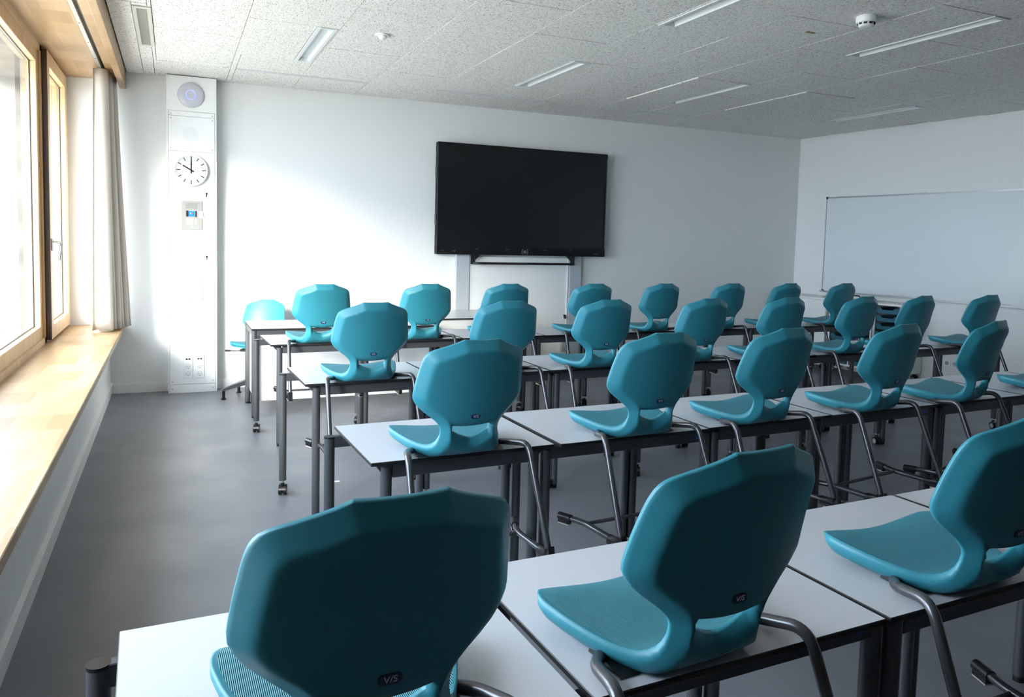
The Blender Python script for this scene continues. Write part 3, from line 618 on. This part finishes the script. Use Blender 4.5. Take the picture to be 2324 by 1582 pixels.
# ------------------------------------------------------------------ chairs
# origin: on the table top (z = 0) at the table's near edge; the sitter faces +y
PROF = [(.300,.040),(.295,.049),(.278,.056),(.245,.060),(.20,.058),(.15,.052),(.10,.046),(.05,.044),(.018,.053),(-.004,.072),(-.017,.098),(-.024,.125),(-.030,.155),(-.038,.195),(-.050,.25),(-.066,.31),(-.083,.363),(-.095,.398),(-.106,.426)]
def shell_mesh(low=False):
    P = [Vector((0,y,z)) for y, z in PROF]
    # arc-length resampling through Catmull-Rom
    fine = []
    for i in range(len(P)-1):
        p0, p1, p2, p3 = P[max(i-1,0)], P[i], P[i+1], P[min(i+2,len(P)-1)]
        for k in range(12):
            t = k/12; fine.append(.5*((2*p1)+(p2-p0)*t+(2*p0-5*p1+4*p2-p3)*t*t+(3*p1-p0-3*p2+p3)*t**3))
    fine.append(P[-1]); L = [0]
    for a, b in zip(fine, fine[1:]): L.append(L[-1]+(b-a).length)
    LT = L[-1]
    def at(s):
        s = min(max(s,0),LT); lo, hi = 0, len(L)-1
        while hi-lo > 1:
            md = (lo+hi)//2
            if L[md] <= s: lo = md
            else: hi = md
        t = (s-L[lo])/max(L[hi]-L[lo],1e-9); return fine[lo].lerp(fine[hi], t)
    def s_of(y=None, z=None):
        for i, p in enumerate(fine):
            if y is not None and p.z < .06 and p.y <= y: return L[i]
            if z is not None and p.y < .02 and p.z >= z: return L[i]
        return LT
    WK = [(0,.118),(.005,.146),(.013,.169),(.024,.185),(.038,.196),(.058,.203),(s_of(y=.235),.204),(s_of(y=.18),.195),(s_of(y=.13),.180),(s_of(y=.08),.160),(s_of(y=.04),.138),(s_of(z=.058),.119),(s_of(z=.085),.108),
          (s_of(z=.105),.107),(s_of(z=.122),.112),(s_of(z=.14),.130),(s_of(z=.165),.166),(s_of(z=.185),.190),(s_of(z=.205),.2025),(s_of(z=.225),.204),(s_of(z=.28),.197),(s_of(z=.335),.187),(s_of(z=.356),.181),(s_of(z=.370),.172),(s_of(z=.380),.159),(s_of(z=.396),.122),(s_of(z=.412),.085),(s_of(z=.420),.072),(LT,.064)]
    def wd(s):
        for (a, wa), (b, wb_) in zip(WK, WK[1:]):
            if s <= b:
                t = (s-a)/max(b-a,1e-9); return wa+(wb_-wa)*t
        return WK[-1][1]
    wd0 = wd
    def wd(s):
        if s < .07 or s > LT-.003: return wd0(s)
        e = min(.007, LT-s, s-.055); return (wd0(s-e)+2*wd0(s-e/2)+2*wd0(s)+2*wd0(s+e/2)+wd0(s+e))/8
    # row stations, denser at the ends; hole rows are warped per column
    sb0, st0 = s_of(z=.073), s_of(z=.122)
    def sb(u): a = min(abs(u)/.074,1); return sb0+.002+.034*a**1.4 if a < 1 else sb0+.036
    def stt(u): a = min(abs(u)/.074,1); return st0-.004+.005*a*a
    nA, nH, nB = (30, 4, 32)
    def stations(lo, hi, n, ends):   # ends: cluster at lo and/or hi
        out = []
        for k in range(n+1):
            t = k/n
            if ends == 'lo': t = t**1.5
            if ends == 'hi': t = 1-(1-t)**1.6
            out.append(t)
        return out
    tA, tB = stations(0,1,nA,'lo'), stations(0,1,nB,'hi')
    NC = 40; taus = []
    for i in range(NC+1):
        t = -1+2*i/NC; taus.append(math.copysign(1-(1-abs(t))**1.25, t))
    th = .67; ih = [i for i, t in enumerate(taus) if abs(t) < th]; i0, i1 = ih[0], ih[-1]
    wneck = .108
    S_, U_ = [], []
    for j in range(nA+nH+nB+1):
        rs, ru = [], []
        for i in range(NC+1):
            uh = taus[i]*wneck; b_, t_ = sb(uh), stt(uh)
            if j <= nA: s = b_*tA[j]
            elif j <= nA+nH: s = b_+(t_-b_)*(j-nA)/nH
            else: s = t_+(LT-t_)*tB[j-nA-nH]
            rs.append(s); ru.append(taus[i]*wd(s))
        S_.append(rs); U_.append(ru)
    NR = nA+nH+nB
    outline = [(-wd(LT*k/160), LT*k/160) for k in range(161)]+[(wd(LT*k/160), LT*k/160) for k in range(160,-1,-1)]
    outline.append(outline[0])
    hole = []
    for i in range(i0, i1+1): hole.append((taus[i]*wneck, sb(taus[i]*wneck)))
    for i in range(i1, i0-1, -1): hole.append((taus[i]*wneck, stt(taus[i]*wneck)))
    hole.append(hole[0])
    def dist(pt, poly):
        best = 9
        for (ax, ay), (bx, by) in zip(poly, poly[1:]):
            dx, dy = bx-ax, by-ay; q = dx*dx+dy*dy
            t = 0 if q < 1e-12 else min(1, max(0, ((pt[0]-ax)*dx+(pt[1]-ay)*dy)/q))
            d = math.hypot(pt[0]-ax-t*dx, pt[1]-ay-t*dy)
            if d < best: best = d
        return best
    sback = s_of(z=.06); smid = s_of(z=.10)
    def sm(a, b, x): t = min(1, max(0, (x-a)/(b-a))); return t*t*(3-2*t)
    Fv = {}; Bv = {}; V = []
    for j in range(NR+1):
        for i in range(NC+1):
            s, u = S_[j][i], U_[j][i]; p = at(s); tg_ = (at(s+.004)-at(s-.004)).normalized(); nr = Vector((0,-tg_.z,tg_.y))
            if nr.z < 0 and s < sback*.8: nr = -nr
            # normal pointing to the sitter (up on the seat, +y on the back)
            nr = Vector((0, tg_.z, -tg_.y))
            c = .14+(1.15-.14)*sm(sback*.86, smid+.05, s)
            c += -.15*sm(LT-.12, LT, s)
            pos = p+Vector((u,0,0))+nr*(c*u*u)
            # thighs: front edge falls slightly in the middle
            pos.z -= .006*sm(.12,0,s)*math.cos(min(abs(u)/.2,1)*math.pi)
            d = min(dist((u,s), outline), dist((u,s), hole)*2.4)
            k = sm(sback*.9, smid, s)
            full = .022*(1-k)+.027*k; rim = .021*(1-k)+.007*k; bw = .020*(1-k)+.030*k
            q = min(d/bw, 1); th_ = rim+full*(q if k > .5 else math.sin(q*math.pi/2))
            Fv[i,j] = len(V); V.append(pos)
            Bv[i,j] = len(V); V.append(pos-nr*th_)
    zlow = min(v.z for v in V)
    V = [v-Vector((0,0,zlow)) for v in V]
    m = MB(); m.v = [tuple(v) for v in V]
    def f(vs, mi, sm_=True): m.f.append(vs); m.m.append(mi); m.sm.append(sm_)
    inhole = lambda i, j: nA <= j < nA+nH and i0 <= i < i1
    for j in range(NR):
        for i in range(NC):
            if inhole(i,j): continue
            dmin = min(1-abs(taus[i]), 1-abs(taus[i+1]))
            rib = 1 if (3 < j < nA-4 and dmin > .035) else 0
            f([Fv[i,j],Fv[i+1,j],Fv[i+1,j+1],Fv[i,j+1]], rib); f([Bv[i,j],Bv[i,j+1],Bv[i+1,j+1],Bv[i+1,j]], 0)
    for j in range(NR):
        f([Fv[0,j],Fv[0,j+1],Bv[0,j+1],Bv[0,j]], 0); f([Fv[NC,j+1],Fv[NC,j],Bv[NC,j],Bv[NC,j+1]], 0)
    for i in range(NC):
        f([Fv[i+1,0],Fv[i,0],Bv[i,0],Bv[i+1,0]], 0); f([Fv[i,NR],Fv[i+1,NR],Bv[i+1,NR],Bv[i,NR]], 0)
    for i in range(i0, i1):
        f([Fv[i,nA],Fv[i+1,nA],Bv[i+1,nA],Bv[i,nA]], 0); f([Fv[i+1,nA+nH],Fv[i,nA+nH],Bv[i,nA+nH],Bv[i+1,nA+nH]], 0)
    for j in range(nA, nA+nH):
        f([Fv[i0,j+1],Fv[i0,j],Bv[i0,j],Bv[i0,j+1]], 0); f([Fv[i1,j],Fv[i1,j+1],Bv[i1,j+1],Bv[i1,j]], 0)
    me = m.mesh('seat_shell', ['teal', 'teal_ribbed'])
    ib = NC//2; jb = min(range(NR+1), key=lambda j: abs(V[Bv[ib,j]].z-.152) + (0 if j > nA+nH else 9))
    return me, V[Bv[ib,jb]].copy(), (V[Bv[ib,min(jb+1,NR)]]-V[Bv[ib,jb-1]]).normalized()
SHELL, BADGE_P, BADGE_T = shell_mesh()
FZ = -.328
def chair_frame(sx):
    return fillet([(sx*.105,.128,.0135),(sx*.190,.090,.0135),(sx*.226,-.030,.034),(sx*.240,-.178,FZ),(sx*.240,.065,FZ),(sx*.282,.172,FZ)], .040, 7)
def make_chair():
    o = thing('school_chair', 'x', 'chair'); put(SHELL, 'seat_shell', o)
    for sx in (-1, 1):
        l = MB().tube(chair_frame(sx), .0118, 12).build('leg', 'steel_light', o)
        g = MB(); g.tube([(sx*.239,-.164,FZ+.026),(sx*.240,-.168,FZ+.004),(sx*.240,-.105,FZ)], .0165, 12, 0)
        g.prism([(-.198,FZ-.008),(-.186,FZ+.036),(-.178,FZ+.012),(-.098,FZ-.006),(-.098,FZ-.018),(-.192,FZ-.026)], 'x', sx*.240-.012, sx*.240+.012, 0)
        g.box(sx*.240-.009, sx*.240+.009, -.186, -.120, FZ-.030, FZ-.025, 1); g.build('rear_glide', ['black_plastic', 'felt'], l)
        d = Vector((sx*.042,.107,0)).normalized(); e = Vector((sx*.282,.172,FZ)); c = MB(); c.tube([e-d*.050, e+d*.004, e+d*.008], .0150, 12, 0)
        q = Vector((-d.y, d.x, 0)); Pp = [e-d*.045-q*.011, e+d*.006-q*.011, e+d*.006+q*.011, e-d*.045+q*.011]
        c.add([p+Vector((0,0,-.010)) for p in Pp]+[p+Vector((0,0,-.023)) for p in Pp], [(0,1,2,3),(7,6,5,4),(0,4,5,1),(1,5,6,2),(2,6,7,3),(3,7,4,0)], 0)
        c.add([p+Vector((0,0,-.023)) for p in Pp]+[p+Vector((0,0,-.027)) for p in Pp], [(0,1,2,3),(7,6,5,4),(0,4,5,1),(1,5,6,2),(2,6,7,3),(3,7,4,0)], 1); c.build('front_cap', ['black_plastic', 'felt'], l)
        mm = MB(); n = 10
        mm.prism([(.138,.004)]+[(.113+.0225*math.cos(math.pi*k/n), .012+.0200*math.sin(math.pi*k/n)) for k in range(n+1)]+[(.040,.003)], 'x', min(sx*.09, sx*.164), max(sx*.09, sx*.164)); mm.build('mount_recess', 'black_plastic', o)
    MB().tube([(-.12,.126,.0135),(.12,.126,.0135)], .0112, 10).build('seat_bearer', 'steel_light', o)
    MB().tube([(-.240,.060,FZ-.002),(.240,.060,FZ-.002)], .0075, 10).build('crossbar', 'steel', o)
    # maker's badge on the back
    n_out = Vector((0,-1,0)); bp = BADGE_P; t = BADGE_T; tilt = math.atan2(t.y, t.z)
    bm = MB(); R_ = .007; w, h = .0170, .0085; pts = []
    for cx_, cz_, a0 in ((w-R_,h-R_,0),(-(w-R_),h-R_,90),(-(w-R_),-(h-R_),180),(w-R_,-(h-R_),270)):
        for k in range(5): a = math.radians(a0+22.5*k); pts.append((cx_+R_*math.cos(a), cz_+R_*math.sin(a)))
    bm.prism(pts, 'y', -.0016, .002); b = bm.build('badge', 'badge', o, (bp.x, bp.y-.0005, bp.z)); b.rotation_euler.x = -tilt
    tx_ = put(TXT, 'badge_lettering', b, (0, -.0020, 0)); tx_.rotation_euler.x = math.pi/2
    return o
TXT = text_mesh('V/S', .0150, 'badge_lettering', .0003); TXT.materials.append(MATS['badge_text'])
CH = {  # row: (x centre, dy, yaw in degrees)
    4: [(.263, .045, 2.5), (.872, .045, 6.0), (1.650, .045, 2.5)],
    3: [(.931, 0, 3.5), (1.694, 0, 4.3), (2.313, 0, 6.5), (3.010, 0, 8.5), (3.660, 0, 13.5), (4.490, 0, 4.0)],
    2: [(.932, 0, 2.0), (1.692, 0, 1.2), (2.337, 0, 2.8), (3.079, 0, 4.6), (3.750, 0, 4.5), (4.467, 0, 6.4), (5.083, 0, 7.2), (5.860, 0, 3.8)],
    1: [(.943, 0, 2.0), (1.703, 0, 1.9), (2.352, 0, 2.1), (3.120, 0, 1.1), (3.811, 0, 2.6), (4.546, 0, 2.8), (5.228, 0, 4.7), (5.954, 0, 6.1)]}
pch = make_chair(); usedc = False
for r in (4, 3, 2, 1):
    for i, (x, dy, yw) in enumerate(CH[r]):
        c = pch if not usedc else copy_tree(pch); usedc = True
        c.location = (x, ROWS[r]['near']+SLOPE*(x-ROWS[r]['x0'])-.040+dy, T+.0005); c.rotation_euler.z = math.radians(yw)
        c['label'] = 'teal plastic chair hung on its table, %s, %s from the windows' % (RNAME[r], ORD[i]); c['group'] = 'teal chairs hung on the student tables'

# ------------------------------------------------------------------ teacher's corner
DX0, DX1, DY0, DY1 = .565, 2.13, 6.40, 7.04
td = thing('teacher_desk', 'long white teacher desk with side panel in front of the wall', 'desk', (DX0, DY0, 0))
w_, d_ = DX1-DX0, DY1-DY0
tp = MB().box(0, w_, 0, d_, T-.013, T, 1, .0018).mesh('tabletop', ['laminate', 'black_edge'])
for p in tp.polygons:
    if abs(p.normal.z) > .9: p.material_index = 0
put(tp, 'tabletop', td)
for x in (.022, w_-.022):
    for y in (.024, d_-.024): MB().cyl((x,y,.018), (0,0,1), .0215, .692, 20, 0).cyl((x,y,.001), (0,0,1), .020, .018, 18, 1).build('leg', ['steel', 'black_plastic'], td)
MB().box(.04, w_-.04, .010, .036, T-.060, T-.0135, bevel=.002).box(.04, w_-.04, d_-.036, d_-.010, T-.060, T-.0135).build('long_rail', 'steel', td)
for x in (.022, w_-.022): MB().box(x-.012, x+.012, .045, d_-.045, T-.060, T-.0135).build('side_rail', 'steel', td)
MB().box(.036, .052, .05, d_-.05, .125, T-.065).build('side_panel', 'white_panel', td)
MB().box(.055, w_-.01, .075, .091, .125, T-.065).build('modesty_panel', 'white_panel', td)
for x in (.044, w_-.06): MB().cyl((x,.07,.095), (0,0,1), .009, .03, 12).cyl((x,.07,.088), (0,0,1), .02, .008, 14).build('panel_foot', 'black_plastic', td)
dc = thing('media_desk', 'white panelled media desk below the display posts', 'desk', (2.17, 6.90, 0))
tp = MB().box(0, .95, 0, .82, T-.013, T, 1, .0018).mesh('tabletop', ['laminate', 'black_edge'])
for p in tp.polygons:
    if abs(p.normal.z) > .9: p.material_index = 0
put(tp, 'tabletop', dc)
MB().box(.0, .95, .03, .048, .10, T-.014).build('front_panel', 'white_panel', dc)
for x in (.0, .932): MB().box(x, x+.018, .05, .80, .10, T-.014).build('side_panel', 'white_panel', dc)
for x in (.05, .90):
    for y in (.08, .74): MB().cyl((x,y,.02), (0,0,1), .0215, .68, 18, 0).cyl((x,y,.001), (0,0,1), .020, .02, 18, 1).build('leg', ['steel', 'black_plastic'], dc)
# teacher's chair: the same shell on a four-star column foot, turned to the class
tcx = thing('swivel_chair', 'teal swivel chair on a grey star foot behind the teacher desk', 'chair', (.70, 7.32, 0), math.radians(150))
sh = put(SHELL, 'seat_shell', tcx, (0, -.12, .445))
MB().cyl((0,.06,.13), (0,0,1), .030, .16, 18).cyl((0,.06,.28), (0,0,1), .018, .15, 16).build('column', 'steel', tcx)
MB().box(-.10, .10, -.03, .15, .425, .448, bevel=.004).build('seat_plate', 'black_plastic', tcx)
MB().tube([(.08,.10,.43),(.16,.12,.425),(.215,.125,.425)], .006, 8).box(.20, .25, .112, .138, .418, .433, bevel=.004).build('height_lever', 'black_plastic', tcx)
for k in range(5):
    a = math.radians(90-72*k+20); d = Vector((math.cos(a),math.sin(a),0)); q = Vector((-d.y,d.x,0)); c0 = Vector((0,.06,0)); m = MB()
    A = [c0+d*.02+q*.026+Vector((0,0,.135)), c0+d*.02-q*.026+Vector((0,0,.135)), c0+d*.02-q*.026+Vector((0,0,.185)), c0+d*.02+q*.026+Vector((0,0,.185))]
    B = [c0+d*.285+q*.016+Vector((0,0,.075)), c0+d*.285-q*.016+Vector((0,0,.075)), c0+d*.285-q*.016+Vector((0,0,.095)), c0+d*.285+q*.016+Vector((0,0,.095))]
    m.add(A+B, [(0,1,2,3),(7,6,5,4),(0,4,5,1),(1,5,6,2),(2,6,7,3),(3,7,4,0)]); ar = m.build('foot_arm', 'steel', tcx)
    e = c0+d*.272; MB().cyl((e.x,e.y,.012), (0,0,1), .013, .066, 14).cyl((e.x,e.y,.001), (0,0,1), .023, .011, 16).build('glide', 'black_plastic', ar)
# scrap of paper on the floor
pp = MB().add([(-.018,-.010,0),(.014,-.014,0),(.020,.006,.0015),(-.006,.016,0),(-.018,-.010,.0008),(.014,-.014,.0008),(.020,.006,.0025),(-.006,.016,.0008)], [(0,3,2,1),(4,5,6,7),(0,1,5,4),(1,2,6,5),(2,3,7,6),(3,0,4,7)]).build('paper_scrap', 'white', None, (0.894, 4.579, .001))
tag(pp, 'tiny white scrap of paper lying on the grey floor', 'paper')
